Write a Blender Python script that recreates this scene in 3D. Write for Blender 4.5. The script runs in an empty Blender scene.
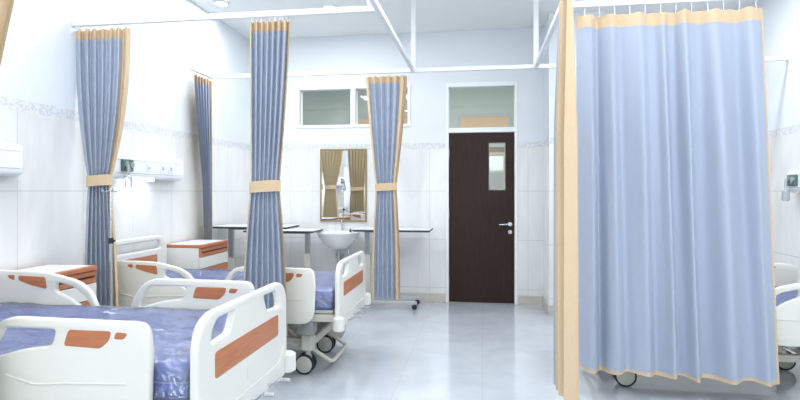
import bpy, bmesh, math, random
from mathutils import Vector, noise, Matrix
PI = math.pi
SC = bpy.context.scene
COL = SC.collection
# ------------------------------------------------------------------ camera
F = 550.0; TH = math.radians(8.5); H = 1.38; HOR = 191.0
cs, sn = math.cos(TH), math.sin(TH)
cam_d = bpy.data.cameras.new('camera'); cam = bpy.data.objects.new('camera', cam_d); COL.objects.link(cam)
cam.location = (0, 0, H); cam.rotation_euler = (PI/2, 0, TH)
cam_d.sensor_width = 36; cam_d.lens = F/800*36; cam_d.shift_y = -(200-HOR)/800
cam_d.clip_start = .05
SC.camera = cam
def fx(px, Y):                       # room x of a photo column at depth Y
    t = (px-400)/F
    return Y*(t*cs-sn)/(cs+t*sn)
def fz(px, py, Y):
    X = fx(px, Y); w = Y*cs-X*sn
    return H-(py-HOR)*w/F

# ------------------------------------------------------------------ materials
MATS = {}
def lin(c):
    return tuple(((v/255+.055)/1.055)**2.4 if v/255 > .04045 else v/255/12.92 for v in c)+(1,)
def mat(name, rgb, rough=.5, metal=0, coat=0, spec=.5, var=0, vscale=8, bump=0, bscale=60, trans=0, emit=None, estr=0, sheen=0, stretch=(1,1,1)):
    m = bpy.data.materials.new(name); m.use_nodes = True
    nt = m.node_tree; b = nt.nodes['Principled BSDF']
    b.inputs['Base Color'].default_value = lin(rgb)
    b.inputs['Roughness'].default_value = rough; b.inputs['Metallic'].default_value = metal
    b.inputs['Coat Weight'].default_value = coat; b.inputs['Coat Roughness'].default_value = .08
    b.inputs['Specular IOR Level'].default_value = spec
    b.inputs['Transmission Weight'].default_value = trans
    if sheen: b.inputs['Sheen Weight'].default_value = sheen
    if emit:
        b.inputs['Emission Color'].default_value = lin(emit); b.inputs['Emission Strength'].default_value = estr
    tc = nt.nodes.new('ShaderNodeTexCoord'); mp = nt.nodes.new('ShaderNodeMapping')
    mp.inputs['Scale'].default_value = stretch
    nt.links.new(tc.outputs['Object'], mp.inputs['Vector'])
    if var:
        n = nt.nodes.new('ShaderNodeTexNoise'); n.inputs['Scale'].default_value = vscale; n.inputs['Detail'].default_value = 5
        nt.links.new(mp.outputs[0], n.inputs['Vector'])
        r = nt.nodes.new('ShaderNodeValToRGB')
        r.color_ramp.elements[0].position = .3; r.color_ramp.elements[1].position = .7
        c = lin(rgb)
        r.color_ramp.elements[0].color = tuple(max(0, v*(1-var)) for v in c[:3])+(1,)
        r.color_ramp.elements[1].color = tuple(min(1, v*(1+var)) for v in c[:3])+(1,)
        nt.links.new(n.outputs['Fac'], r.inputs['Fac']); nt.links.new(r.outputs['Color'], b.inputs['Base Color'])
    if bump:
        n = nt.nodes.new('ShaderNodeTexNoise'); n.inputs['Scale'].default_value = bscale; n.inputs['Detail'].default_value = 4
        nt.links.new(mp.outputs[0], n.inputs['Vector'])
        bp = nt.nodes.new('ShaderNodeBump'); bp.inputs['Strength'].default_value = bump; bp.inputs['Distance'].default_value = .01
        nt.links.new(n.outputs['Fac'], bp.inputs['Height']); nt.links.new(bp.outputs[0], b.inputs['Normal'])
    MATS[name] = m
    return m
white_paint = mat('white_paint', (240,242,243), .6, var=.01, vscale=3)
ceil_m = mat('ceiling_board', (242,244,244), .7, var=.01, vscale=2)
frame_white = mat('white_gloss_frame', (240,243,245), .35)
rail_white = mat('moulded_white_plastic', (224,223,217), .38, var=.01, vscale=3)
track_m = mat('white_aluminium', (236,239,243), .4)
brown_lam = mat('orange_brown_laminate', (182,114,78), .4, var=.12, vscale=10, stretch=(1,1,6))
base_m = mat('cream_metal', (206,203,192), .4, var=.02)
deck_m = mat('grey_metal', (150,154,152), .4, metal=.3, var=.05)
dark_m = mat('dark_rubber', (40,42,46), .6, var=.1)
hub_m = mat('grey_hub_plastic', (196,194,186), .45, var=.02)
chrome = mat('chrome', (215,218,222), .15, metal=1, var=.02)
steel = mat('brushed_steel', (190,192,195), .3, metal=.9, var=.03)
blue_mat = mat('blue_vinyl', (52,118,238), .45, coat=.3, var=.05, vscale=5)
blue_pipe = mat('pale_blue_piping', (160,185,225), .4)
cur_blue = mat('blue_grey_curtain_cloth', (180,191,212), .8, sheen=.2, var=.03, vscale=90, bump=.03, bscale=300)
cur_khaki = mat('khaki_lining_cloth', (204,184,144), .85, var=.04, vscale=60)
cur_tan = mat('tan_hem_cloth', (212,187,154), .85, sheen=.1, var=.03, vscale=70)
door_m = mat('dark_wenge_veneer', (46,29,25), .5, spec=.25, var=.25, vscale=9, stretch=(8,8,.6))
laminate = mat('white_laminate', (236,240,243), .3, var=.01)
edge_dark = mat('dark_edge_band', (62,66,72), .5, var=.05)
porcelain = mat('white_porcelain', (243,245,246), .12, coat=.6, var=.005)
white_unit = mat('white_unit_plastic', (240,243,247), .35, var=.01)
green_m = mat('green_gauge_face', (86,120,110), .4, var=.3, vscale=60)
grey_pl = mat('light_grey_plastic', (188,192,198), .5, var=.03)
clear_pl = mat('cloudy_bottle_plastic', (222,228,232), .15, trans=.6, var=.01)
base_tile = mat('beige_skirting_tile', (203,198,190), .3, var=.06, vscale=9)
mirror_m = mat('mirror_glass', (238,240,240), .015, metal=1)
mirror_fr = mat('bronze_mirror_frame', (158,138,104), .35, metal=.4, var=.05)
yellow_m = mat('yellow_label', (236,214,78), .6, var=.03)
corr_wall = mat('corridor_wall_paint', (196,204,200), .7, var=.02)
corr_tan = mat('corridor_peach_board', (226,190,158), .6, var=.04)
lamp_m = mat('lit_lamp_lens', (255,255,255), .5, emit=(245,250,255), estr=14)
panel_m = mat('fill_panel_diffuser', (255,255,255), .5, emit=(245,250,255), estr=4)  # glow of the added ceiling panels
lamp2_m = mat('lit_reading_lamp_lens', (255,255,255), .5, emit=(240,248,255), estr=12)

def add_translucent(m, rgb, f):
    nt = m.node_tree; o = nt.nodes['Material Output']; b = nt.nodes['Principled BSDF']
    t = nt.nodes.new('ShaderNodeBsdfTranslucent'); t.inputs['Color'].default_value = lin(rgb)
    x = nt.nodes.new('ShaderNodeMixShader'); x.inputs[0].default_value = f
    nt.links.new(b.outputs[0], x.inputs[1]); nt.links.new(t.outputs[0], x.inputs[2]); nt.links.new(x.outputs[0], o.inputs['Surface'])
add_translucent(cur_blue, (190,202,222), .16); add_translucent(cur_khaki, (225,215,195), .25)
def glass_mat():
    m = bpy.data.materials.new('window_glass'); m.use_nodes = True; nt = m.node_tree
    nt.nodes.clear()
    o = nt.nodes.new('ShaderNodeOutputMaterial'); mx = nt.nodes.new('ShaderNodeMixShader')
    t = nt.nodes.new('ShaderNodeBsdfTransparent'); g = nt.nodes.new('ShaderNodeBsdfGlossy')
    g.inputs['Roughness'].default_value = .02
    f = nt.nodes.new('ShaderNodeFresnel'); f.inputs['IOR'].default_value = 1.5
    t.inputs['Color'].default_value = (.93,.96,.95,1)
    nt.links.new(f.outputs[0], mx.inputs[0]); nt.links.new(t.outputs[0], mx.inputs[1]); nt.links.new(g.outputs[0], mx.inputs[2])
    nt.links.new(mx.outputs[0], o.inputs[0]); return m
glass = glass_mat()
def film_mat():
    m = bpy.data.materials.new('clear_plastic_film'); m.use_nodes = True; nt = m.node_tree
    nt.nodes.clear()
    N = nt.nodes.new; L = nt.links.new
    o = N('ShaderNodeOutputMaterial')
    tc = N('ShaderNodeTexCoord'); mp = N('ShaderNodeMapping'); mp.inputs['Rotation'].default_value = (0,0,.5); mp.inputs['Scale'].default_value = (1,2.2,1)
    L(tc.outputs['Object'], mp.inputs['Vector'])
    n = N('ShaderNodeTexNoise'); n.noise_type = 'RIDGED_MULTIFRACTAL'; n.inputs['Scale'].default_value = 3.2; n.inputs['Detail'].default_value = 3; n.inputs['Distortion'].default_value = .8
    L(mp.outputs[0], n.inputs['Vector'])
    n2 = N('ShaderNodeTexNoise'); n2.inputs['Scale'].default_value = 18; n2.inputs['Detail'].default_value = 3; n2.inputs['Distortion'].default_value = 1.5
    L(mp.outputs[0], n2.inputs['Vector'])
    ad = N('ShaderNodeMath'); ad.operation = 'MULTIPLY_ADD'; ad.inputs[1].default_value = .35
    L(n2.outputs['Fac'], ad.inputs[0]); L(n.outputs['Fac'], ad.inputs[2])
    bp = N('ShaderNodeBump'); bp.inputs['Strength'].default_value = 1; bp.inputs['Distance'].default_value = .07
    L(ad.outputs[0], bp.inputs['Height'])
    g = N('ShaderNodeBsdfGlossy'); g.inputs['Roughness'].default_value = .12; L(bp.outputs[0], g.inputs['Normal'])
    d = N('ShaderNodeBsdfDiffuse'); d.inputs['Color'].default_value = (.75,.82,.95,1); L(bp.outputs[0], d.inputs['Normal'])
    t = N('ShaderNodeBsdfTransparent')
    m1 = N('ShaderNodeMixShader'); m1.inputs[0].default_value = .09
    L(t.outputs[0], m1.inputs[1]); L(d.outputs[0], m1.inputs[2])
    m2 = N('ShaderNodeMixShader')
    fr = N('ShaderNodeFresnel'); fr.inputs['IOR'].default_value = 1.65; L(bp.outputs[0], fr.inputs['Normal'])
    mm = N('ShaderNodeMath'); mm.operation = 'MULTIPLY_ADD'; mm.inputs[1].default_value = 1.0; mm.inputs[2].default_value = .2; mm.use_clamp = True
    L(fr.outputs[0], mm.inputs[0]); L(mm.outputs[0], m2.inputs[0])
    L(m1.outputs[0], m2.inputs[1]); L(g.outputs[0], m2.inputs[2]); L(m2.outputs[0], o.inputs[0])
    return m
film = film_mat()

def wall_tile_mat():
    # cream tiles up to a patterned border at 1.94 m, white paint above; vertical joints run with x+y
    m = bpy.data.materials.new('tiled_wall'); m.use_nodes = True; nt = m.node_tree; N = nt.nodes.new; L = nt.links.new
    b = nt.nodes['Principled BSDF']
    tc = N('ShaderNodeTexCoord'); sp = N('ShaderNodeSeparateXYZ'); L(tc.outputs['Object'], sp.inputs[0])
    def M(op, a, b_, c=None, clamp=False):
        n = N('ShaderNodeMath'); n.operation = op; n.use_clamp = clamp
        for i, v in enumerate((a, b_, c)):
            if v is None: continue
            if isinstance(v, (int, float)): n.inputs[i].default_value = v
            else: L(v, n.inputs[i])
        return n.outputs[0]
    hx = M('ADD', sp.outputs['X'], sp.outputs['Y'])
    z = sp.outputs['Z']
    def line(v, period, off, w):
        q = M('MODULO', M('ADD', v, off+100*period), period)
        d = M('ABSOLUTE', M('SUBTRACT', q, period/2), 0)
        return M('LESS_THAN', d, w)
    gv = line(hx, .6, .12, .0022); gh = line(z, .6, .12+.0, .003)   # horizontal joints at .18,.78,1.38
    below = M('LESS_THAN', z, 1.905)
    grout = M('MULTIPLY', M('MAXIMUM', gv, gh), below)
    band = M('MULTIPLY', M('GREATER_THAN', z, 1.905), M('LESS_THAN', z, 1.98))
    # marble
    n = N('ShaderNodeTexNoise'); n.inputs['Scale'].default_value = 2.2; n.inputs['Detail'].default_value = 7; n.inputs['Distortion'].default_value = 1.2
    mp = N('ShaderNodeMapping'); mp.inputs['Scale'].default_value = (2,2,.5); L(tc.outputs['Object'], mp.inputs[0]); L(mp.outputs[0], n.inputs['Vector'])
    r = N('ShaderNodeValToRGB'); r.color_ramp.elements[0].position = .35; r.color_ramp.elements[1].position = .65
    r.color_ramp.elements[0].color = lin((228,229,228)); r.color_ramp.elements[1].color = lin((238,239,239)); L(n.outputs['Fac'], r.inputs[0])
    # border pattern
    v = N('ShaderNodeTexVoronoi'); v.inputs['Scale'].default_value = 48; L(tc.outputs['Object'], v.inputs['Vector'])
    r2 = N('ShaderNodeValToRGB'); r2.color_ramp.elements[0].position = .25; r2.color_ramp.elements[1].position = .7
    r2.color_ramp.elements[0].color = lin((206,209,214)); r2.color_ramp.elements[1].color = lin((228,229,231)); L(v.outputs['Distance'], r2.inputs[0])
    def mix(fac, a, c):
        x = N('ShaderNodeMix'); x.data_type = 'RGBA'
        L(fac, x.inputs[0])
        for s, q in ((6, a), (7, c)):
            if isinstance(q, tuple): x.inputs[s].default_value = q
            else: L(q, x.inputs[s])
        return x.outputs[2]
    c1 = mix(below, lin((228,233,238)), r.outputs[0])
    c2 = mix(grout, c1, lin((205,204,200)))
    c3 = mix(band, c2, r2.outputs[0])
    L(c3, b.inputs['Base Color'])
    rr = N('ShaderNodeMapRange'); L(below, rr.inputs[0]); rr.inputs[3].default_value = .55; rr.inputs[4].default_value = .22
    L(rr.outputs[0], b.inputs['Roughness'])
    return m
tile_wall = wall_tile_mat()
def floor_mat():
    m = bpy.data.materials.new('polished_floor_tile'); m.use_nodes = True; nt = m.node_tree; N = nt.nodes.new; L = nt.links.new
    b = nt.nodes['Principled BSDF']; tc = N('ShaderNodeTexCoord')
    br = N('ShaderNodeTexBrick'); br.offset = 0; br.inputs['Scale'].default_value = 1
    br.inputs['Brick Width'].default_value = .6; br.inputs['Row Height'].default_value = .6; br.inputs['Mortar Size'].default_value = .0022
    br.inputs['Mortar'].default_value = lin((184,189,197))
    L(tc.outputs['Object'], br.inputs['Vector'])
    n = N('ShaderNodeTexNoise'); n.inputs['Scale'].default_value = 2.5; n.inputs['Detail'].default_value = 8; n.inputs['Distortion'].default_value = 1
    L(tc.outputs['Object'], n.inputs['Vector'])
    r = N('ShaderNodeValToRGB'); r.color_ramp.elements[0].position = .35; r.color_ramp.elements[1].position = .7
    r.color_ramp.elements[0].color = lin((192,198,207)); r.color_ramp.elements[1].color = lin((204,209,216)); L(n.outputs['Fac'], r.inputs[0])
    L(r.outputs[0], br.inputs['Color1']); L(r.outputs[0], br.inputs['Color2']); L(br.outputs['Color'], b.inputs['Base Color'])
    b.inputs['Roughness'].default_value = .14; b.inputs['Coat Weight'].default_value = .4; b.inputs['Coat Roughness'].default_value = .05
    return m
floor_m = floor_mat()

# ------------------------------------------------------------------ helpers
def tag(o, label=None, cat=None, group=None, kind=None):
    if label: o['label'] = label
    if cat: o['category'] = cat
    if group: o['group'] = group
    if kind: o['kind'] = kind
    return o
def thing(name, loc, rz, label, cat, group=None):
    o = bpy.data.objects.new(name, None); COL.objects.link(o); o.location = loc; o.rotation_euler = (0,0,rz)
    o.empty_display_size = .1
    return tag(o, label, cat, group)
def link(name, me, m, parent=None, smooth=False, loc=None):
    o = bpy.data.objects.new(name, me); COL.objects.link(o)
    ms = m if isinstance(m, (list, tuple)) else [m]
    me.materials.clear()
    for q in ms: me.materials.append(q)
    if smooth:
        for p in me.polygons: p.use_smooth = True
    if parent: o.parent = parent
    if loc: o.location = loc
    return o
def obj(name, bm, m, parent=None, smooth=False, sharp=40, loc=None):
    me = bpy.data.meshes.new(name)
    bmesh.ops.recalc_face_normals(bm, faces=bm.faces)
    if smooth:
        a = math.radians(sharp)
        for e in bm.edges:
            if len(e.link_faces) == 2 and e.calc_face_angle(0) > a: e.smooth = False
    bm.to_mesh(me); bm.free()
    return link(name, me, m, parent, smooth, loc)
def B(): return bmesh.new()
def box(bm, x0, x1, y0, y1, z0, z1, bev=0, seg=2):
    t = bmesh.new(); bmesh.ops.create_cube(t, size=1)
    for v in t.verts:
        v.co = Vector(((x0+x1)/2+v.co.x*(x1-x0), (y0+y1)/2+v.co.y*(y1-y0), (z0+z1)/2+v.co.z*(z1-z0)))
    if bev: bmesh.ops.bevel(t, geom=t.edges[:], offset=bev, segments=seg, affect='EDGES', profile=.6)
    me = bpy.data.meshes.new('t'); t.to_mesh(me); t.free(); bm.from_mesh(me); bpy.data.meshes.remove(me)
    return bm
def rod(bm, p0, p1, r, r2=None, n=14, caps=True):
    p0 = Vector(p0); p1 = Vector(p1); d = p1-p0; r2 = r if r2 is None else r2
    q = d.to_track_quat('Z', 'Y')
    ra = []; rb = []
    for i in range(n):
        a = 2*PI*i/n; o = Vector((math.cos(a), math.sin(a), 0))
        ra.append(bm.verts.new(p0+q@(o*r))); rb.append(bm.verts.new(p1+q@(o*r2)))
    for i in range(n): bm.faces.new((ra[i], ra[(i+1)%n], rb[(i+1)%n], rb[i]))
    if caps: bm.faces.new(ra[::-1]); bm.faces.new(rb)
    return bm
def tube(bm, pts, r, n=10):
    pts = [Vector(p) for p in pts]; rings = []
    for i, p in enumerate(pts):
        d = (pts[min(i+1, len(pts)-1)]-pts[max(i-1, 0)]).normalized(); q = d.to_track_quat('Z', 'Y')
        rings.append([bm.verts.new(p+q@Vector((math.cos(2*PI*k/n)*r, math.sin(2*PI*k/n)*r, 0))) for k in range(n)])
    # keep rings aligned
    for a, b in zip(rings, rings[1:]):
        best = min(range(n), key=lambda s: sum((a[k].co-b[(k+s)%n].co).length for k in range(n)))
        b[:] = b[best:]+b[:best]
        for k in range(n): bm.faces.new((a[k], a[(k+1)%n], b[(k+1)%n], b[k]))
    bm.faces.new(rings[0][::-1]); bm.faces.new(rings[-1])
    return bm
def lathe(bm, prof, c=(0,0,0), n=28, sx=1, sy=1, close=True):
    rings = []
    for r, z in prof:
        rings.append([bm.verts.new((c[0]+r*sx*math.cos(2*PI*k/n), c[1]+r*sy*math.sin(2*PI*k/n), c[2]+z)) for k in range(n)])
    for a, b in zip(rings, rings[1:]):
        for k in range(n): bm.faces.new((a[k], a[(k+1)%n], b[(k+1)%n], b[k]))
    if close: bm.faces.new(rings[0][::-1]); bm.faces.new(rings[-1])
    return bm
def rpoly(pts, rad, seg=6):
    """round the corners of a polygon; rad a number or a list"""
    n = len(pts); out = []
    for i, p in enumerate(pts):
        r = rad[i] if isinstance(rad, (list, tuple)) else rad
        p = Vector(p); a = Vector(pts[i-1]); b = Vector(pts[(i+1) % n])
        da = (a-p); db = (b-p); r_ = min(r, da.length*.48, db.length*.48)
        if r_ < 1e-5: out.append(p); continue
        s = p+da.normalized()*r_; e = p+db.normalized()*r_
        for k in range(seg+1):
            t = k/seg; out.append(s*(1-t)**2+p*2*t*(1-t)+e*t*t)
    return out
def plate(name, outer, holes, thick, m, parent, plane='xz', at=0, bev=.008, smooth=True, curv=0):
    """solid rounded plate from a 2D outline with holes; plane xz (thickness along y) or yz (thickness along x)"""
    cu = bpy.data.curves.new(name, 'CURVE'); cu.dimensions = '2D'; cu.fill_mode = 'BOTH'
    cu.extrude = max(thick/2-bev, .0005); cu.bevel_depth = bev; cu.bevel_resolution = 2; cu.offset = -bev
    for loop in [outer]+list(holes):
        s = cu.splines.new('POLY'); s.points.add(len(loop)-1); s.use_cyclic_u = True
        for q, p in zip(s.points, loop): q.co = (p[0], p[1], 0, 1)
    t = bpy.data.objects.new(name, cu); COL.objects.link(t)
    bpy.context.view_layer.update()
    me = bpy.data.meshes.new_from_object(t.evaluated_get(bpy.context.evaluated_depsgraph_get()))
    bpy.data.objects.remove(t); bpy.data.curves.remove(cu)
    for v in me.vertices:
        a, b, c = v.co
        v.co = (a, at+c, b) if plane == 'xz' else (at+c, a, b)
    bm = bmesh.new(); bm.from_mesh(me); bpy.data.meshes.remove(me)
    bmesh.ops.remove_doubles(bm, verts=bm.verts, dist=.0001)
    return obj(name, bm, m, parent, smooth, 35)
def area(name, loc, size, power, rot=(0,0,0), color=(1,1,1), parent=None, shape='RECTANGLE', sy=None, spread=None):
    l = bpy.data.lights.new(name, 'AREA'); l.energy = power; l.color = color; l.shape = shape; l.size = size
    if shape in ('RECTANGLE', 'ELLIPSE'): l.size_y = sy or size
    if spread: l.spread = spread
    o = bpy.data.objects.new(name, l); COL.objects.link(o); o.location = loc; o.rotation_euler = rot
    if parent: o.parent = parent
    return o
def struct(name, bm, m, parent=None, smooth=False):
    o = obj(name, bm, m, parent, smooth)
    if not parent: o['kind'] = 'structure'
    return o

# ------------------------------------------------------------------ room shell
XL, XR, YB, YF, ZC = -3.0, 2.83, 6.83, -1.6, 3.36
TK = .12
struct('floor', box(B(), XL-TK, XR+TK, YF-TK, 9.6, -.1, 0), floor_m)
struct('ceiling', box(B(), XL-TK, XR+TK, YF-TK, YB+TK, ZC, ZC+.1), ceil_m)
struct('wall_left', box(B(), XL-TK, XL, YF, YB, 0, ZC), tile_wall)
struct('wall_right', box(B(), XR, XR+TK, YF, YB, 0, ZC), tile_wall)
# front wall (behind the camera) with an opening for the added window
b = B(); wz0, wz1, wx0, wx1 = .95, 2.5, -2.2, 2.2
box(b, XL-TK, XR+TK, YF-TK, YF, 0, wz0); box(b, XL-TK, XR+TK, YF-TK, YF, wz1, ZC); box(b, XL-TK, wx0, YF-TK, YF, wz0, wz1); box(b, wx1, XR+TK, YF-TK, YF, wz0, wz1)
struct('wall_front', b, tile_wall)
# back wall with door opening and interior window opening
DX0, DX1, DZ = -.445, .425, 2.72
WX0, WX1, WZ0, WZ1 = -2.37, -.885, 2.185, 2.72
b = B()
box(b, XL-TK, WX0, YB, YB+TK, 0, ZC)
box(b, WX0, WX1, YB, YB+TK, 0, WZ0); box(b, WX0, WX1, YB, YB+TK, WZ1, ZC)
box(b, WX1, DX0, YB, YB+TK, 0, ZC); box(b, DX0, DX1, YB, YB+TK, DZ, ZC); box(b, DX1, XR+TK, YB, YB+TK, 0, ZC)
struct('wall_back', b, tile_wall)
PX0, PX1, PY = .735, 1.35, 6.3
struct('wall_pillar', box(B(), PX0, PX1, PY, YB, 0, ZC), tile_wall)
bb = .11
b = B(); box(b, XL, DX0-.005, YB-.015, YB, 0, bb, .003, 1); struct('baseboard_back', b, base_tile)
b = B(); box(b, DX1+.005, PX0, YB-.015, YB, 0, bb, .003, 1); struct('baseboard_back', b, base_tile)
b = B(); box(b, PX0-.015, PX0, PY, YB-.015, 0, bb, .003, 1); box(b, PX0-.015, PX1+.015, PY-.015, PY, 0, bb, .003, 1); struct('baseboard_pillar', b, base_tile)
b = B(); box(b, XL, XL+.015, YF, YB-.015, 0, bb, .003, 1); struct('baseboard_left', b, base_tile)
b = B(); box(b, XR-.015, XR, YF, YB-.015, 0, bb, .003, 1); struct('baseboard_right', b, base_tile)
# daylight through a window added behind the camera as front light
w = bpy.data.objects.new('fill_window', None); COL.objects.link(w); w['kind'] = 'structure'
b = B()
for x in (wx0, -.75, .7, wx1-.05): box(b, x, x+.05, YF-.08, YF-.02, wz0, wz1)
box(b, wx0, wx1, YF-.08, YF-.02, wz0, wz0+.05); box(b, wx0, wx1, YF-.08, YF-.02, wz1-.05, wz1)
obj('window_frame', b, frame_white, w)
obj('pane', box(B(), wx0+.05, wx1-.05, YF-.055, YF-.05, wz0+.05, wz1-.05), glass, w)

# door with transom
d = bpy.data.objects.new('door_1', None); COL.objects.link(d); d['kind'] = 'structure'; d.location = (0, YB, 0)
b = B(); fw = .035
box(b, DX0, DX0+fw, -.012, TK, 0, DZ, .003, 1); box(b, DX1-fw, DX1, -.012, TK, 0, DZ, .003, 1)
box(b, DX0+fw, DX1-fw, -.012, TK, DZ-.055, DZ, .003, 1); box(b, DX0+fw, DX1-fw, -.012, TK, 2.10, 2.16, .003, 1)
obj('door_frame', b, frame_white, d)
leaf = plate('door_leaf', [(DX0+fw+.003, .008), (DX1-fw-.003, .008), (DX1-fw-.003, 2.095), (DX0+fw+.003, 2.095)],
      [[(.085,1.395),(.275,1.395),(.275,1.965),(.085,1.965)]], .04, door_m, d, 'xz', .03, .002, smooth=False)
b = B()
for a0, a1, c0, c1 in ((.08,.088,1.39,1.97), (.272,.28,1.39,1.97), (.088,.272,1.39,1.398), (.088,.272,1.962,1.97)): box(b, a0, a1, .006, .054, c0, c1)
obj('vision_frame', b, deck_m, leaf)
obj('vision_pane', box(B(), .088, .272, .028, .032, 1.398, 1.962), glass, leaf)
b = B(); rod(b, (.335,.01,.975), (.335,-.006,.975), .026, n=20); rod(b, (.335,-.004,.975), (.335,-.045,.975), .009)
tube(b, [(.335,-.045,.975), (.32,-.05,.975), (.26,-.05,.973), (.205,-.05,.97)], .009); obj('door_handle', b, chrome, leaf, True)
b = B(); rod(b, (.335,.01,.88), (.335,-.008,.88), .024, n=20); obj('lock_rosette', b, chrome, leaf, True)
b = B()
for z in (.25, 1.1, 1.85): rod(b, (DX0+fw+.002,-.006,z-.05), (DX0+fw+.002,-.006,z+.05), .007)
obj('hinges', b, steel, d)
obj('transom_pane', box(B(), DX0+fw, DX1-fw, .05, .056, 2.16, DZ-.055), glass, d)

# interior high window
w = bpy.data.objects.new('window_1', None); COL.objects.link(w); w['kind'] = 'structure'; w.location = (0, YB, 0)
b = B(); f = .04; mx = -1.625
box(b, WX0, WX1, -.012, TK, WZ0, WZ0+f, .003, 1); box(b, WX0, WX1, -.012, TK, WZ1-f, WZ1, .003, 1)
box(b, WX0, WX0+f, -.012, TK, WZ0+f, WZ1-f, .003, 1); box(b, WX1-f, WX1, -.012, TK, WZ0+f, WZ1-f, .003, 1); box(b, mx-.032, mx+.032, -.012, TK, WZ0+f, WZ1-f, .003, 1)
obj('window_frame', b, frame_white, w)
obj('pane', box(B(), WX0+f, mx-.032, .05, .056, WZ0+f, WZ1-f), glass, w)
obj('pane', box(B(), mx+.032, WX1-f, .05, .056, WZ0+f, WZ1-f), glass, w)

# corridor beyond the glass
YC = 9.2
struct('ceiling_corridor', box(B(), XL-TK, XR+TK, YB+TK, YC+.1, 3.2, 3.3), corr_wall)
struct('wall_corridor', box(B(), XL-TK, XR+TK, YC, YC+.1, 0, 3.2), corr_wall)
struct('wall_corridor_left', box(B(), XL-TK-.1, XL-TK, YB+TK, YC, 0, 3.2), corr_wall)
struct('wall_corridor_right', box(B(), XR+TK, XR+TK+.1, YB+TK, YC, 0, 3.2), corr_wall)
for nm, x0, x1 in (('door_2', -.36, .42), ('door_3', -2.2, -1.05)):
    d = bpy.data.objects.new(nm, None); COL.objects.link(d); d['kind'] = 'structure'; d.location = (0, YC, 0)
    b = B(); box(b, x0-.05, x0, -.03, 0, 0, 2.66); box(b, x1, x1+.05, -.03, 0, 0, 2.66); box(b, x0, x1, -.03, 0, 2.61, 2.66); box(b, x0, x1, -.03, 0, 2.1, 2.15)
    obj('door_frame', b, grey_pl, d)
    obj('transom_board', box(B(), x0, x1, -.02, 0, 2.15, 2.61), corr_tan, d)
    obj('door_leaf', box(B(), x0, x1, -.022, 0, .01, 2.1), mat('corridor_door_veneer', (150,128,104), .5, var=.1), d)
    if nm == 'door_2':  # made-up strips and panels for the bands reflected in the door glass
        obj('reflection_pale', box(B(), .1, .34, -.028, -.022, 1.72, 1.95), white_paint, d); obj('reflection_grey', box(B(), .1, .34, -.028, -.022, 1.1, 1.72), deck_m, d)
        bl = B()
        for k in range(7): box(bl, .1, .34, -.036, -.029, 1.38+k*.045, 1.40+k*.045)
        obj('reflection_bars', bl, edge_dark, d)

# ------------------------------------------------------------------ ceiling lamps
LC = (.93,.965,1)
def downlight(x, y, label, p=28):
    t = thing('downlight', (x, y, ZC), 0, label, 'ceiling light', 'round ceiling downlights')
    b = B(); lathe(b, [(.085,0),(.085,-.012),(.065,-.012),(.065,0)], n=28, close=False); obj('trim_ring', b, frame_white, t, True)
    b = B(); rod(b, (0,0,-.001), (0,0,-.008), .064, n=28); obj('lens', b, lamp_m, t)
    area('downlight_lamp', (0,0,-.02), .12, p, (0,0,0), LC, t, 'DISK')
downlight(-1.62, 5.75, 'round bright ceiling downlight at the top edge, right of the largest tied curtain')
downlight(-2.72, 5.45, 'round ceiling downlight at the top edge, left of the largest tied curtain')
downlight(1.9, 5.4, 'round downlight over the curtained bay on the right')
def panel(x, y, label, p):  # panels above the view, invented to light the room
    t = thing('fill_panel_light', (x, y, ZC), 0, label, 'ceiling light', 'unseen ceiling panels added for light')
    b = B(); box(b, -.6,.6,-.3,.3,-.03,0,.004,1); obj('housing', b, frame_white, t)
    obj('diffuser', box(B(), -.57,.57,-.27,.27,-.034,-.03), panel_m, t)
    area('panel_fill', (0,0,-.04), 1.14, p, (0,0,0), LC, t, 'RECTANGLE', .54)
PW = 56
panel(-1.9, .4, 'unseen ceiling panel added for light, behind the camera on the left', PW)
panel(1.4, .4, 'unseen ceiling panel added for light, behind the camera on the right', PW)
panel(-1.9, 2.5, 'unseen ceiling panel added for light, over the nearest left bed', PW)
panel(1.4, 2.5, 'unseen ceiling panel added for light, over the near right bay', PW)
panel(-1.9, 4.6, 'unseen ceiling panel added for light, over the second left bed', PW*.55)
panel(1.7, 4.6, 'unseen ceiling panel added for light, over the curtained right bed', PW*.55)
panel(0, 3.7, 'unseen ceiling panel added for light, over the central aisle', PW*.6)
area('daylight_fill', (0, YF-.1, 1.75), 4.2, 190, (-PI/2, 0, PI), (.97,.985,1), None, 'RECTANGLE', 1.5)  # added fill from behind the camera, brightens the curtain fronts
area('corridor_fill', (-.7, 7.3, 3.15), 3.5, 130, (0,0,0), (1,.98,.95), None, 'RECTANGLE', .5)  # bare fill light without a fixture, added to brighten the corridor
W_ = bpy.data.worlds.new('world'); SC.world = W_; W_.use_nodes = True
W_.node_tree.nodes['Background'].inputs[0].default_value = (.75,.87,1,1); W_.node_tree.nodes['Background'].inputs[1].default_value = 1.0

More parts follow.
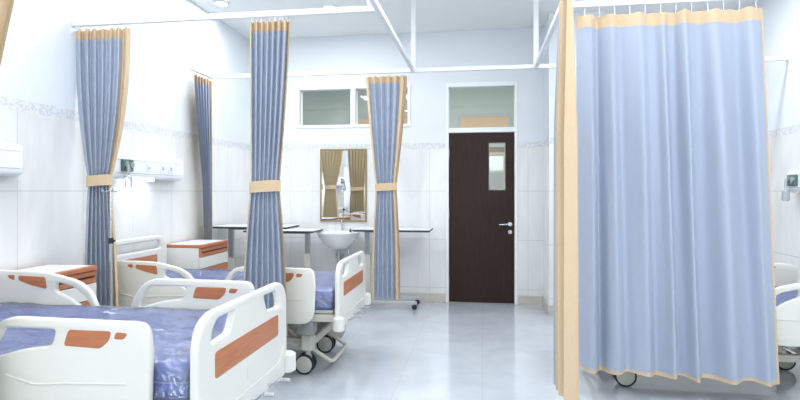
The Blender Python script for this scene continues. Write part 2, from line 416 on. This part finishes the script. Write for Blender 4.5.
# ------------------------------------------------------------------ curtain tracks
ZT = 2.62; Y0, Y1, Y2 = 1.66, 3.68, 5.62; XLT, XRT = -.70, .53
def track(label, p0, p1, hang=()):
    t = thing('curtain_track', (0,0,0), 0, label, 'curtain track', 'white suspended curtain tracks')
    b = B()
    (x0,y0),(x1,y1) = p0, p1
    if y0 == y1: box(b, x0, x1, y0-.018, y0+.018, ZT-.02, ZT+.02, .003, 1)
    else: box(b, x0-.018, x0+.018, y0, y1, ZT-.02, ZT+.02, .003, 1)
    obj('track_bar', b, track_m, t)
    for x, y in hang:
        b = B(); box(b, x-.024, x+.024, y-.024, y+.024, ZT+.0205, ZC-.004); obj('ceiling_hanger', b, track_m, t)
track('white curtain track crossing the room in front of the back wall, above the door', (XL, Y2), (XR, Y2), [(XLT, Y2+.01), (XRT, Y2+.01)])
track('white cross track between the two left beds, holding two tied curtains', (XL, Y1), (XLT-.021, Y1), [(XLT-.05, Y1)])
track('white cross track over the wide drawn curtain on the right', (XRT+.021, Y1+.12), (XR, Y1+.12), [(XRT+.05, Y1+.12)])
track('white track running lengthwise toward the back on the left of the aisle', (XLT, .2), (XLT, Y2-.022), [(XLT, 1.2)])
track('white track running lengthwise behind the tan curtain edge, right of the aisle', (XRT, .2), (XRT, Y2-.022), [(XRT, 1.2)])
track('white cross track over the near side of the first left bed', (XL, Y0), (XLT-.021, Y0), [])

# ------------------------------------------------------------------ curtains
def lerp(a, b, t): return a+(b-a)*t
def curtain(label, pos, top, tie, bot, zt, zb, folds, amp, axis='x', hemL=0, hemR=0, hemB=0, head=.075, seed=0, pw=1.6, cols=None, rows=44, irr=0, hooks=9, drawn=False, hem_amp=None, tiebulge=.02, lin_m=None, lean=0, flip=1, sag=0):
    """pos: the track coordinate across; top/tie/bot: (a0,a1) along the track, tie also z"""
    cat = 'curtain'
    t = thing('privacy_curtain', (0,0,0), 0, label, cat, 'hospital privacy curtains')
    rnd = random.Random(seed); cols = cols or int(folds*16)
    ph = rnd.random()*6
    offs = [rnd.random()*6.28 for _ in range(5)]
    def warp(u):
        return u+irr*(.035*math.sin(6.28*u*1.0+offs[0])+.022*math.sin(6.28*u*2.3+offs[1]))
    def xr(z):
        if tie:
            if z >= tie[2]:
                s = max(0, (zt-z)/(zt-tie[2])); k = s**pw
                return lerp(top[0], tie[0], k), lerp(top[1], tie[1], k)
            s = (tie[2]-z)/(tie[2]-zb); k = 1-max(0, 1-s)**2.2
            return lerp(tie[0], bot[0], k), lerp(tie[1], bot[1], k)
        s = (zt-z)/(zt-zb); return lerp(top[0], bot[0], s), lerp(top[1], bot[1], s)
    def P(u, z):
        a0, a1 = xr(z)
        w_ = warp(u); A = amp*(.75+.25*math.sin(w_*9+offs[2]) if irr else 1)
        if tie:
            dz = abs(z-tie[2]); A *= lerp(.55, 1, min(1, dz/.35))
        else:
            s = (zt-z)/(zt-zb); A *= lerp(.5, 1.0, min(1, s*3))
        a = 2*PI*folds*w_+ph
        yy = A*math.sin(a)+A*.2*math.sin(a*2.1+offs[3]+z*.6)+irr*.012*math.sin(z*2+u*20)
        xx = lerp(a0, a1, u)+lean*yy
        zz = z-sag*u*(zt-z)/(zt-zb)
        if z <= zb+1e-4: zz += .006*math.sin(a*.5+1)
        if z >= zt-1e-4: zz = z-.008*(1-math.cos(2*PI*hooks*u))*.5
        return (xx, pos+yy, zz) if axis == 'x' else (pos+yy, xx, zz)
    zh = zt-head; uL = hemL; uR = 1-hemR; zbb = zb+hemB
    def seg(a, c, n, last=False): return [lerp(a, c, k/n) for k in range(n+(1 if last else 0))]
    nL = max(4, int(cols*hemL*1.2)) if hemL else 0; nR = max(4, int(cols*hemR*1.2)) if hemR else 0
    US = (seg(0, uL, nL) if hemL else [])+seg(uL, uR, cols, not hemR)+(seg(uR, 1, nR, True) if hemR else [])
    ZS = seg(zt, zh, 4)+seg(zh, zbb, rows, not hemB)+(seg(zbb, zb, 2, True) if hemB else [])
    jL, jR = nL, nL+cols; iH, iB = 4, 4+rows
    PT = [[Vector(P(u, z)) for u in US] for z in ZS]
    def grid(j0, j1, i0, i1, d=0):
        b = B(); vs = []
        for i in range(i0, i1+1):
            row = []
            for j in range(j0, j1+1):
                p = PT[i][j]
                if d:
                    q = PT[i][min(j+1, len(US)-1)]-PT[i][max(j-1, 0)]; q = Vector((q.x, q.y, 0)).normalized()
                    p = p+Vector((-q.y, q.x, 0))*d*flip*(1 if axis == 'x' else -1)
                row.append(b.verts.new(p))
            vs.append(row)
        for r0, r1 in zip(vs, vs[1:]):
            for j in range(len(r0)-1): b.faces.new((r0[j], r0[j+1], r1[j+1], r1[j]))
        return b
    def cloth(name, g, m): return obj(name, g, m, t, True, 180)
    NU, NZ = len(US)-1, len(ZS)-1
    cloth('cloth', grid(jL, jR, iH, iB), cur_blue)
    cloth('heading_band', grid(0, NU, 0, iH), cur_tan)
    if hemL: cloth('side_hem', grid(0, jL, iH, NZ), cur_tan)
    if hemR: cloth('side_hem', grid(jR, NU, iH, NZ), cur_tan)
    if hemB: cloth('bottom_hem', grid(jL, jR, iB, NZ), cur_tan)
    cloth('lining', grid(0, NU, 0, NZ, .0025), lin_m or cur_khaki)
    # hooks on the track
    for k in range(hooks):
        u = (k+.5)/hooks; x, y, z = P(u, zt-.002)
        b = B()
        if axis == 'x': tube(b, [(x,pos,ZT-.02),(x,pos,zt+.012),(x,lerp(pos,y,.6),zt+.002),(x,y,zt-.014)], .0028, 6)
        else: tube(b, [(pos,y,ZT-.02),(pos,y,zt+.012),(lerp(pos,x,.6),y,zt+.002),(x,y,zt-.014)], .0028, 6)
        obj('hook', b, track_m, t, True)
    if tie:
        b = B(); n = 36; hz = .04; cx = (tie[0]+tie[1])/2; rx = (tie[1]-tie[0])/2+.012; ry = amp*.62+tiebulge
        rings = []
        for s, dz in ((1,-hz),(1.0,-hz*.3),(1.0,hz*.3),(1,hz),(.95,hz),(.95,-hz)):
            rings.append([b.verts.new((cx+rx*s*math.cos(2*PI*k/n), pos+ry*s*math.sin(2*PI*k/n), tie[2]+dz+.008*math.cos(2*PI*k/n+.4))) for k in range(n)])
        for i in range(len(rings)):
            a, c = rings[i], rings[(i+1) % len(rings)]
            for k in range(n): b.faces.new((a[k], a[(k+1)%n], c[(k+1)%n], c[k]))
        obj('tie_back', b, cur_tan, t, True, 60)
    return t
zt = 2.575
def rng(a, b, Y): return (fx(a, Y), fx(b, Y))
# A : beside the first cabinet, near left wall
yA = Y1
a = rng(75,131,yA); ti = rng(88,111,yA); bo = rng(83,119,yA)
curtain('tied blue-grey curtain with tan heading, standing behind the nearest bedside cabinet', yA, a, (ti[0],ti[1],1.455), bo, zt, .2, 7, .025, hemR=.15, seed=3, pw=2.2, lean=-.74)
# C : big tied curtain, in front of second bed
a = rng(250,290,yA); ti = rng(251,279,yA); bo = rng(242,287,yA)
curtain('largest tied blue-grey curtain, left of the mirror, in front of the second bed', yA, a, (ti[0],ti[1],1.41), bo, zt, .2, 7, .024, hemR=.04, hemL=.03, seed=5, pw=1.3, lean=-.4)
# B : along the left wall, on the short return of the rear track
XB = XL+.10
track('short white track return along the left wall above the narrow tied curtain', (XB, 5.15), (XB, Y2-.022))
curtain('narrow tied blue-grey curtain against the left wall above the rear bedside cabinet', XB, (5.22,5.585), (5.40,5.60,1.43), (5.43,5.60), zt, .2, 6, .022, axis='y', hemR=.08, seed=7, pw=1.2, flip=-1, lean=-1.2, tiebulge=.025)
# D : centre rear
a = rng(366,407,Y2); ti = rng(376,396,Y2); bo = rng(372,400,Y2)
curtain('tied curtain with wide tan edges hanging between mirror and dark door', Y2, a, (ti[0],ti[1],1.42), bo, zt, .26, 6, .024, hemR=.17, hemL=.08, seed=9, pw=1.3, lean=-.18)
# G and H on the near track
curtain('curtain edge entering the frame at the top left corner', Y0, (-2.25,-1.46), (-2.05,-1.76,1.42), (-2.06,-1.78), zt, .2, 8, .035, hemR=.07, seed=11, pw=.9)
curtain('tied curtain by the left wall outside the frame, seen khaki in the mirror', Y0, (-2.96,-2.5), (-2.9,-2.6,1.43), (-2.93,-2.55), zt, .2, 6, .042, hemR=.05, seed=12, pw=2, lean=-.3)
# E : drawn curtain on the right
yE = Y1+.12
curtain('wide drawn blue curtain hanging full width across the right bay', yE, (fx(577,yE), fx(764,yE)), None, (fx(579,yE), fx(783,yE)), 2.55, .185, 6.8, .06, hemR=.012, hemB=.022, head=.085, seed=33, irr=.8, sag=.035, cols=260, hooks=12, drawn=True)
# F : bunched curtain with broad tan edge on lengthwise track
curtain('bunched curtain showing only its tall tan edge, immediately left of the wide blue one', XRT-.022, (3.36,3.62), None, (3.33,3.62), 2.575, .15, 3, .05, axis='y', hemL=.62, seed=2, hooks=5, lin_m=cur_tan)

# ------------------------------------------------------------------ beds
def bed(label, loc, rz, mt, rt, ft, hb, seed=0, down=()):
    """local x from head 0 to foot L, y across; mt mattress top, rt rail top, ft/hb board tops"""
    L = 1.93; hw = .46; cw = .28; CX = (.33, 1.64)
    t = thing('hospital_bed', loc, rz, label, 'hospital bed', 'hospital beds with white moulded boards')
    dk = mt-.145
    # base frame
    b = B()
    for s in (-1,1): box(b, .28, 1.62, s*.22-.025, s*.22+.025, .2, .25, .008)
    for x in CX:
        box(b, x-.05, x+.05, -cw+.02, cw-.02, .205, .275, .02, 3)
        for s in (-1,1):
            box(b, x-.045, x+.045, s*cw-.045, s*cw+.045, .175, .30, .02, 3)
    obj('base_frame', b, base_m, t, True)
    # lifting legs between base and deck
    b = B()
    for x in (.55, 1.32):
        for s in (-1,1):
            tube(b, [(x, s*.2, .25), (x+.12, s*.2, dk-.07)], .02, 8); tube(b, [(x+.2, s*.2, .25), (x+.03, s*.2, dk-.09)], .014, 8)
        rod(b, (x, -.22, .26), (x, .22, .26), .016)
    obj('lifting_linkage', b, base_m, t, True)
    # deck frame
    b = B()
    for s in (-1,1): box(b, .03, L-.03, s*.40-.02, s*.40+.02, dk-.09, dk-.035, .006)
    for x in (.06, .5, .95, 1.4, 1.86): box(b, x-.02, x+.02, -.4, .4, dk-.085, dk-.04, .006)
    box(b, .08, .72, -.41, .41, dk-.03, dk-.004, .006); box(b, .75, 1.1, -.41, .41, dk-.03, dk-.004, .006); box(b, 1.13, 1.87, -.41, .41, dk-.03, dk-.004, .006)
    obj('deck_frame', b, hub_m, t, True)
    b = B()
    box(b, 1.60, 1.72, -.42, -.30, dk-.19, dk-.09, .01); box(b, 1.60, 1.72, .30, .42, dk-.19, dk-.09, .01)
    box(b, .9, 1.5, -.07, .07, dk-.17, dk-.09, .01); rod(b, (1.5,0,dk-.13), (1.9,0,dk-.13), .012)
    obj('actuator', b, deck_m, t, True)
    # castors
    for x in CX:
        for s in (-1,1):
            b = B(); rod(b, (x,s*cw,.12), (x,s*cw,.18), .02, n=14); box(b, x-.035, x+.03, s*cw-.014, s*cw+.014, .075, .145, .01)
            c = obj('castor', b, hub_m, t, True)
            for q in (-1,1):
                yy = s*cw+q*.03
                b = B(); rod(b, (x-.02,yy-.011,.075), (x-.02,yy+.011,.075), .075, n=28); bmesh.ops.bevel(b, geom=[e for e in b.edges if len(e.link_faces)==2 and e.calc_face_angle()>1], offset=.005, segments=2, affect='EDGES')
                obj('wheel', b, dark_m, c, True)
                b = B(); rod(b, (x-.02,yy+q*.0112,.075), (x-.02,yy+q*.0145,.075), .062, .056, n=28); obj('hub_cap', b, hub_m, c, True)
    # brake pedal bar at the foot
    b = B(); tube(b, [(1.5,-.24,.22),(1.62,-.24,.2),(1.80,-.23,.085),(1.815,-.2,.08),(1.815,.2,.08),(1.80,.23,.085),(1.62,.24,.2),(1.5,.24,.22)], .015, 10)
    obj('pedal_bar', b, base_m, t, True)
    # boards
    def board(name, x, top, bottom, holes, brown):
        o = rpoly([(-hw,bottom),(hw,bottom),(hw,top),(-hw,top)], [.06,.06,.15,.15], 10)
        p = plate(name, o, holes, .035, rail_white, t, 'yz', x, .012)
        for (y0,y1,z0,z1) in brown:
            for sd in (-1,1):
                plate('brown_panel', rpoly([(y0,z0),(y1,z0),(y1,z1),(y0,z1)], .02), [], .006, brown_lam, p, 'yz', x+sd*.0165, .001)
        return p
    z = ft
    hl = rpoly([(-.36,z-.125),(-.20,z-.115),(-.15,z-.035),(-.30,z-.035),(-.345,z-.07)], .018)
    hr = [(-p[0],p[1]) for p in hl][::-1]
    fb = board('footboard', L-.018, ft, ft-.5, [hl,hr], [(-.33,.33,ft-.265,ft-.16)])
    b = B()
    tube(b, [(L+.001,-.40,ft-.33),(L+.001,-.36,ft-.395),(L+.001,-.30,ft-.41),(L+.001,.30,ft-.41),(L+.001,.36,ft-.395),(L+.001,.40,ft-.33)], .005, 8)
    obj('moulded_ridge', b, rail_white, fb, True)
    b = B(); box(b, L-.002, L+.003, -.04, .04, ft-.36, ft-.30, .002, 1); obj('label_plate', b, rail_white, fb)
    slot = rpoly([(-.36,hb-.12),(.36,hb-.12),(.34,hb-.045),(-.34,hb-.045)], .03)
    board('headboard', .018, hb, hb-.52, [slot], [(-.3,.3,hb-.26,hb-.17)])
    # cranks below the footboard
    for y in (-.2, .0, .2):
        b = B(); tube(b, [(L-.12,y,ft-.47),(L+.015,y,ft-.47),(L+.02,y+.02,ft-.47),(L+.02,y+.09,ft-.475)], .007, 8); tube(b, [(L+.02,y+.09,ft-.475),(L+.075,y+.09,ft-.475)], .011, 8)
        obj('crank', b, chrome, t, True)
    # corner bumpers
    for x in (.03, L+.0):
        for s in (-1,1):
            b = B(); lathe(b, [(.026,-.052),(.042,-.042),(.042,.042),(.026,.052)], (x, s*(hw+.01), ft-.44), n=22); obj('corner_bumper', b, rail_white, t, True)
    # side rails
    RT0 = rt
    for s in (-1,1):
        rt = RT0-(.36 if s in down else 0)
        FR = [(1.02,rt-.36),(1.02,rt-.18),(1.12,rt-.0),(1.74,rt-.005),(1.755,rt-.10),(1.745,rt-.41),(1.16,rt-.41)]
        FRr = [.08,.12,.1,.09,.08,.11,.1]
        FH = rpoly([(1.085,rt-.165),(1.10,rt-.12),(1.15,rt-.042),(1.37,rt-.042),(1.35,rt-.105),(1.22,rt-.125)], .022)
        HR = [(.12,rt-.40),(.12,rt+.0),(.2,rt+.025),(.52,rt+.022),(.72,rt-.025),(.80,rt-.08),(.865,rt-.22),(.84,rt-.38),(.7,rt-.41)]
        HRr = [.07,.06,.06,.1,.1,.08,.09,.08,.08]
        HH = rpoly([(.585,rt-.035),(.69,rt-.06),(.765,rt-.11),(.81,rt-.19),(.76,rt-.185),(.68,rt-.13),(.58,rt-.085)], .016)
        FB = rpoly([(1.405,rt-.10),(1.425,rt-.04),(1.60,rt-.04),(1.59,rt-.075),(1.555,rt-.105)], .014)
        FS = rpoly([(1.61,rt-.068),(1.618,rt-.042),(1.665,rt-.045),(1.65,rt-.068)], .01)
        HB = rpoly([(.35,rt-.002),(.52,rt-.008),(.53,rt-.075),(.43,rt-.055),(.35,rt-.03)], .014)
        HS = rpoly([(.28,rt-.002),(.325,rt-.0),(.325,rt-.03),(.29,rt-.02)], .009)
        if True:
            for nm, out, rr, hole, ins in (('foot_side_rail', FR, FRr, FH, (FB,FS)), ('head_side_rail', HR, HRr, HH, (HB,HS))):
                p = plate(nm, rpoly(out, rr, 8), [hole], .032, rail_white, t, 'xz', s*(hw+.0), .011)
                for q in ins:
                    for sd in (-1,1): plate('brown_inlay', q, [], .005, brown_lam, p, 'xz', s*hw+sd*.0155, .001)
                xs = (1.3,1.6) if nm[0] == 'f' else (.3,.62)
                b = B()
                for x in xs: box(b, x-.03, x+.03, min(s*.41,s*(hw-.008)), max(s*.41,s*(hw-.008)), min(dk-.12, rt-.16), dk-.03, .004, 1)
                obj('rail_bracket', b, deck_m, p)
                b = B(); zz = rt-.2
                x0, x1 = (1.16,1.66) if nm[0] == 'f' else (.22,.74)
                tube(b, [(x0,s*(hw+.0162),zz-.02),(x0+.12,s*(hw+.0162),zz-.05),((x0+x1)/2,s*(hw+.0162),zz-.04),(x1,s*(hw+.0162),zz-.03)], .0045, 6)
                obj('moulded_ridge', b, rail_white, p, True)
    # mattress
    def cushion(x0, x1, y0, y1, z0, z1, off, na=0, cell=.05):
        bm = B(); box(bm, x0-off, x1+off, y0-off, y1+off, z0-off*.2, z1+off, .03+off, 4)
        bmesh.ops.subdivide_edges(bm, edges=[e for e in bm.edges if e.calc_length() > .3], cuts=34 if na else 14, use_grid_fill=True)
        if na:
            for v in bm.verts:
                p = v.co*7+Vector((seed*3.1,0,0)); n = noise.noise(Vector((p.x,p.y*1.8,p.z)))+.6*noise.noise(p*2.3)
                n = abs(n)
                d = Vector((0,0,0))
                if v.co.z > z1-.02: d.z += 1
                if abs(v.co.y) > y1-.02: d.y += math.copysign(1, v.co.y)
                if v.co.x > x1-.02: d.x += 1
                if d.length: v.co += d.normalized()*(na*(1.2*n))
        return bm
    m = obj('mattress', cushion(.07, L-.06, -.425, .425, dk, mt, 0), blue_mat, t, True, 60)
    obj('plastic_cover', cushion(.07, L-.06, -.425, .425, dk+.003, mt, .004, .02), film, m, True, 70)
    b = B()
    for zz in (dk+.07,):
        pts = rpoly([(.072,-.427),(L-.058,-.427),(L-.058,.427),(.072,.427)], .04, 5); pts = [(p[0],p[1],zz) for p in pts]+[(pts[0][0],pts[0][1],zz)]
        tube(b, pts, .004, 6)
    obj('piping', b, blue_pipe, m, True)
    return t
HX = -2.945
bed('white hospital bed with film-wrapped blue mattress filling the lower left foreground', (HX, 2.315, 0), 0, .745, .905, .92, 1.03, 1)
bed('second white hospital bed, behind the largest tied curtain and in front of the sink', (HX, 4.30, 0), 0, .66, .825, .865, .98, 2, (1,))
bed('hospital bed standing mostly hidden behind the wide blue curtain on the right', (2.62, 4.385, 0), PI, .61, .775, .80, .92, 3)

# ------------------------------------------------------------------ bedside cabinets
def cabinet(label, loc, rz=0):
    """front faces +x; width along y"""
    t = thing('bedside_cabinet', loc, rz, label, 'bedside cabinet', 'bedside cabinets along the left wall')
    D, W, T = .37, .56, .872
    b = B(); box(b, 0, .018, 0, W, .07, T-.03); box(b, .018, D-.02, 0, .018, .07, T-.03); box(b, .018, D-.02, W-.018, W, .07, T-.03)
    box(b, .018, D-.02, .018, W-.018, .07, .09); box(b, .018, D-.02, .018, W-.018, .62, .635)
    obj('body', b, rail_white, t)
    tp = plate('top', rpoly([(0,0),(D+.01,0),(D+.01,W),(0,W)], .02), [], .03, brown_lam, t, 'xz', 0, .004)
    me = tp.data
    for v in me.vertices: x, y, z = v.co; v.co = (x, z, T-.015+y)
    me.update(); bmx = bmesh.new(); bmx.from_mesh(me); bmesh.ops.recalc_face_normals(bmx, faces=bmx.faces); bmx.to_mesh(me); bmx.free()
    obj('white_inset', box(B(), .03, D-.025, .03, W-.03, T-.001, T+.002, .001, 1), laminate, tp)
    b = B(); box(b, D-.02, D, .004, W-.004, T-.115, T-.034, .004, 1); dr = obj('drawer', b, brown_lam, t)
    b = B(); box(b, D-.001, D+.004, .03, W-.03, T-.078, T-.066, .001, 1); obj('drawer_pull', b, door_m, dr)
    b = B(); box(b, D-.02, D, .004, W-.004, T-.225, T-.12, .004, 1); obj('middle_panel', b, rail_white, t)
    b = B(); box(b, D-.02, D, .004, W-.004, T-.30, T-.23, .004, 1); obj('lower_band', b, brown_lam, t)
    b = B(); box(b, D-.02, D, .004, W-.004, .08, T-.305, .004, 1); dd = obj('cabinet_door', b, rail_white, t)
    b = B(); tube(b, [(D,W-.08,.4),(D+.02,W-.08,.4),(D+.02,W-.08,.5),(D,W-.08,.5)], .005, 8); obj('door_handle', b, chrome, dd, True)
    for x in (.05, D-.06):
        for y in (.05, W-.05):
            b = B(); rod(b, (x,y-.012,.028), (x,y+.012,.028), .028, n=18); rod(b, (x,y,.04), (x,y,.07), .01); obj('castor', b, dark_m, t, True)
    return t
cabinet('bedside cabinet with brown rim beside the head of the nearest bed', (XL+.018, 2.865, 0))
cabinet('bedside cabinet with brown rim beyond the second bed, beneath the narrow curtain', (XL+.018, 4.825, 0))

# ------------------------------------------------------------------ overbed tables
def otable(label, loc, rz, T=.93, L=.9):
    """column near x=0 end, top extends +x; y across"""
    t = thing('overbed_table', loc, rz, label, 'overbed table', 'overbed tables parked along the back wall')
    W = .42
    b = B(); box(b, -.13, L-.13, -W/2, W/2, T-.004, T+.004, .001, 1); tp = obj('table_top', b, laminate, t)
    b = B()
    box(b, -.135, L-.125, -W/2-.005, -W/2+.004, T-.015, T+.001, .002, 1); box(b, -.135, L-.125, W/2-.004, W/2+.005, T-.015, T+.001, .002, 1)
    box(b, -.135, -.126, -W/2+.004, W/2-.004, T-.015, T+.001); box(b, L-.134, L-.125, -W/2+.004, W/2-.004, T-.015, T+.001)
    box(b, -.126, L-.134, -W/2+.004, W/2-.004, T-.022, T-.005)
    obj('edge_trim', b, edge_dark, tp)
    b = B(); box(b, -.03, .03, -.02, .02, .42, T-.03, .004, 1); obj('upper_column', b, steel, t)
    b = B(); box(b, -.04, .04, -.03, .03, .07, .62, .006); obj('column_sleeve', b, base_m, t)
    b = B(); box(b, -.02, .3, -.03, .03, T-.045, T-.027, .003, 1); obj('bracket', b, deck_m, t)
    for s in (-1,1):
        b = B(); box(b, -.1, .62, s*.15-.02, s*.15+.02, .06, .095, .006); obj('base_leg', b, grey_pl, t, True)
        for x in (-.07, .6):
            b = B(); rod(b, (x-.01,s*.15-.012,.03), (x-.01,s*.15+.012,.03), .03, n=18); rod(b, (x,s*.15,.04), (x,s*.15,.07), .012); obj('castor', b, dark_m, t, True)
    b = B(); box(b, -.05, .0, -.15, .15, .062, .093, .005); obj('cross_bar', b, grey_pl, t)
    return t
otable('overbed table on wheels between the sink and the dark door', (-1.37, 6.5, 0), 0, .925, .90)
otable('overbed table with dark edge just left of the sink, column at its right end', (-2.1, 6.45, 0), PI, .905, .86)
otable('overbed table farthest left, sticking out from behind the narrow wall curtain', (-2.835, 5.93, 0), 0, .985, .86)

# ------------------------------------------------------------------ sink, mirror
SX = fx(338.5, 6.6)
t = thing('wash_basin', (SX, YB, 0), 0, 'white wall-hung wash basin beneath the mirror', 'sink')
b = B(); cy = -.235; rim = .865
prof = [(.03,-.2),(.09,-.185),(.16,-.13),(.205,-.065),(.222,-.02),(.232,-.005),(.232,.006),(.222,.01),(.205,.006),(.19,-.02),(.165,-.07),(.11,-.115),(.03,-.13)]
lathe(b, prof, (0,cy,rim), 40, 1.16, .98)
box(b, -.2, .2, -.075, -.002, rim-.12, rim+.012, .02, 3)
bs = obj('basin', b, porcelain, t, True, 60)
b = B(); tube(b, [(0,-.04,rim+.01),(0,-.04,rim+.09),(0,-.06,rim+.105),(0,-.13,rim+.1),(0,-.14,rim+.085)], .011, 10); rod(b, (0,-.04,rim+.09),(0,-.04,rim+.125), .014); tube(b, [(0,-.04,rim+.12),(.0,-.08,rim+.14)], .006, 8)
obj('tap', b, chrome, t, True)
b = B(); rod(b, (.12,-.1,rim-.0), (.12,-.1,rim+.028), .016); rod(b, (.12,-.1,rim+.028), (.12,-.1,rim+.045), .006); obj('soap_pump', b, edge_dark, t, True)
b = B(); tube(b, [(0,cy,rim-.19),(0,cy,rim-.34),(0,cy+.03,rim-.38),(0,cy+.09,rim-.38),(0,-.1,rim-.34),(0,-.1,rim-.3),(0,-.002,rim-.3)], .02, 12); rod(b, (0,cy,rim-.24),(0,cy,rim-.3), .032)
obj('waste_pipe', b, steel, t, True)
b = B(); tube(b, [(.1,-.002,.5),(.1,-.03,.5),(.1,-.06,.56),(.06,-.06,.72),(.03,-.05,rim-.1)], .008, 8); obj('supply_hose', b, chrome, t, True)

m0, m1 = fx(320.5, YB), fx(367, YB); mz0, mz1 = .99, 1.915
t = thing('wall_mirror', (0, YB, 0), 0, 'tall framed mirror above the wash basin reflecting tied khaki curtains', 'mirror')
b = B()
for x0, x1, z0, z1 in ((m0,m0+.02,mz0,mz1), (m1-.02,m1,mz0,mz1), (m0+.02,m1-.02,mz0,mz0+.02), (m0+.02,m1-.02,mz1-.02,mz1)): box(b, x0, x1, -.022, -.001, z0, z1, .003, 1)
fr = obj('mirror_frame', b, mirror_fr, t)
obj('mirror_pane', box(B(), m0+.02, m1-.02, -.012, -.002, mz0+.02, mz1-.02), mirror_m, t)

st = obj('wall_sticker', box(B(), fx(394,YB), fx(399,YB), YB-.003, YB, 1.62, 1.72), yellow_m)
tag(st, 'small yellow sticker on the wall by the right edge of the centre rear curtain', 'sticker')

# ------------------------------------------------------------------ bed head units on the walls
def unit(label, loc, rz, L, gy, lit=False, lampy=.35):
    """mounted with back at x=0 facing +x, along y"""
    t = thing('bed_head_unit', loc, rz, label, 'bed head unit', 'white bed head units on the walls')
    b = B(); box(b, .001, .105, 0, L, 0, .205, .048, 6); obj('housing', b, white_unit, t, True, 60)
    b = B(); box(b, .104, .107, .05, L-.05, .045, .05); box(b, .104, .107, .05, L-.05, .155, .158); obj('trim_line', b, grey_pl, t)
    g = gy
    b = B(); box(b, .104, .125, g-.07, g+.07, .06, .16, .006); gg = obj('gas_outlet_plate', b, green_m, t, True)
    for q in (-.035,.035):
        b = B(); rod(b, (.122,g+q,.115), (.14,g+q,.115), .024, n=20); obj('gas_outlet', b, steel, gg, True)
    b = B(); rod(b, (.15,g-.035,.03), (.15,g-.035,.12), .012); lathe(b, [(.014,.03),(.03,.015),(.032,-.06),(.024,-.075)], (.15,g-.035,.0), 18)
    obj('humidifier_bottle', b, clear_pl, t, True)
    b = B(); rod(b, (.115,g-.035,.085), (.15,g-.035,.085), .01); obj('flow_valve', b, chrome, t, True)
    for y in (L-.38, L-.25):
        b = B(); box(b, .104, .112, y-.045, y+.045, .065, .145, .004); s_ = obj('power_socket', b, laminate, t, True)
        b = B(); rod(b, (.1115,y,.105), (.113,y,.105), .02, n=18); obj('socket_well', b, grey_pl, s_)
    b = B(); box(b, .104, .112, L-.62, L-.57, .07, .14, .004); s_ = obj('call_switch', b, laminate, t, True)
    b = B(); box(b, .111, .116, L-.605, L-.585, .09, .115, .002, 1); obj('switch_button', b, grey_pl, s_)
    b = B(); box(b, .03, .10, lampy-.16, lampy+.16, -.014, .006, .005); o = obj('reading_lamp', b, lamp2_m if lit else grey_pl, t, True)
    if lit: area('reading_light', (.075,lampy,-.03),   .3, 2.2, (0,math.radians(-25),PI/2) if False else (0,0,PI/2), LC, t, 'RECTANGLE', .06)
unit('white bed head unit with lit reading lamp on the left wall, above the second bed', (XL, 3.95, 1.48), 0, 1.09, .19, True, .43)
unit('rounded white end of a bed head unit at the left edge, above the nearest bed', (XL, 2.12, 1.475), 0, 1.02, .36)
unit('white bed head unit on the right wall at the right edge of the photo', (XR, 5.46, 1.365), PI, 1.15, .13)

# ------------------------------------------------------------------ drip stand
px, py = fx(111, 3.53), 3.53
t = thing('drip_stand', (px, py, 0), 0, 'slim silver drip stand in front of the tied curtain by the nearest cabinet', 'drip stand')
b = B(); rod(b, (0,0,.05), (0,0,1.02), .0125); obj('lower_pole', b, steel, t, True)
b = B(); rod(b, (0,0,1.0), (0,0,1.40), .008); obj('upper_pole', b, chrome, t, True)
b = B(); rod(b, (0,0,1.01), (0,0,1.05), .017); rod(b, (.012,0,1.03), (.03,0,1.03), .008); obj('height_clamp', b, dark_m, t, True)
for k in range(4):
    a = PI/4+k*PI/2; c, s = math.cos(a), math.sin(a)
    b = B(); tube(b, [(0,0,1.385),(.03*c,.03*s,1.375),(.055*c,.055*s,1.38),(.06*c,.06*s,1.40)], .004, 8); obj('hook', b, chrome, t, True)
for k in range(4):
    a = PI/4+k*PI/2; c, s = math.cos(a), math.sin(a)
    b = B(); tube(b, [(0,0,.05),(.17*c,.17*s,.045)], .011, 8); rod(b, (.17*c,.17*s,.02), (.17*c,.17*s,.05), .006); lg = obj('base_leg', b, base_m, t, True)
    b = B(); rod(b, (.17*c-.008,.17*s,.016), (.17*c+.008,.17*s,.016), .016, n=14); obj('castor', b, dark_m, lg, True)

# ------------------------------------------------------------------ view
SC.view_settings.view_transform = 'Standard'; SC.view_settings.look = 'None'; SC.view_settings.gamma = 1
SC.view_settings.use_curve_mapping = False
SC.view_settings.exposure = -0.87
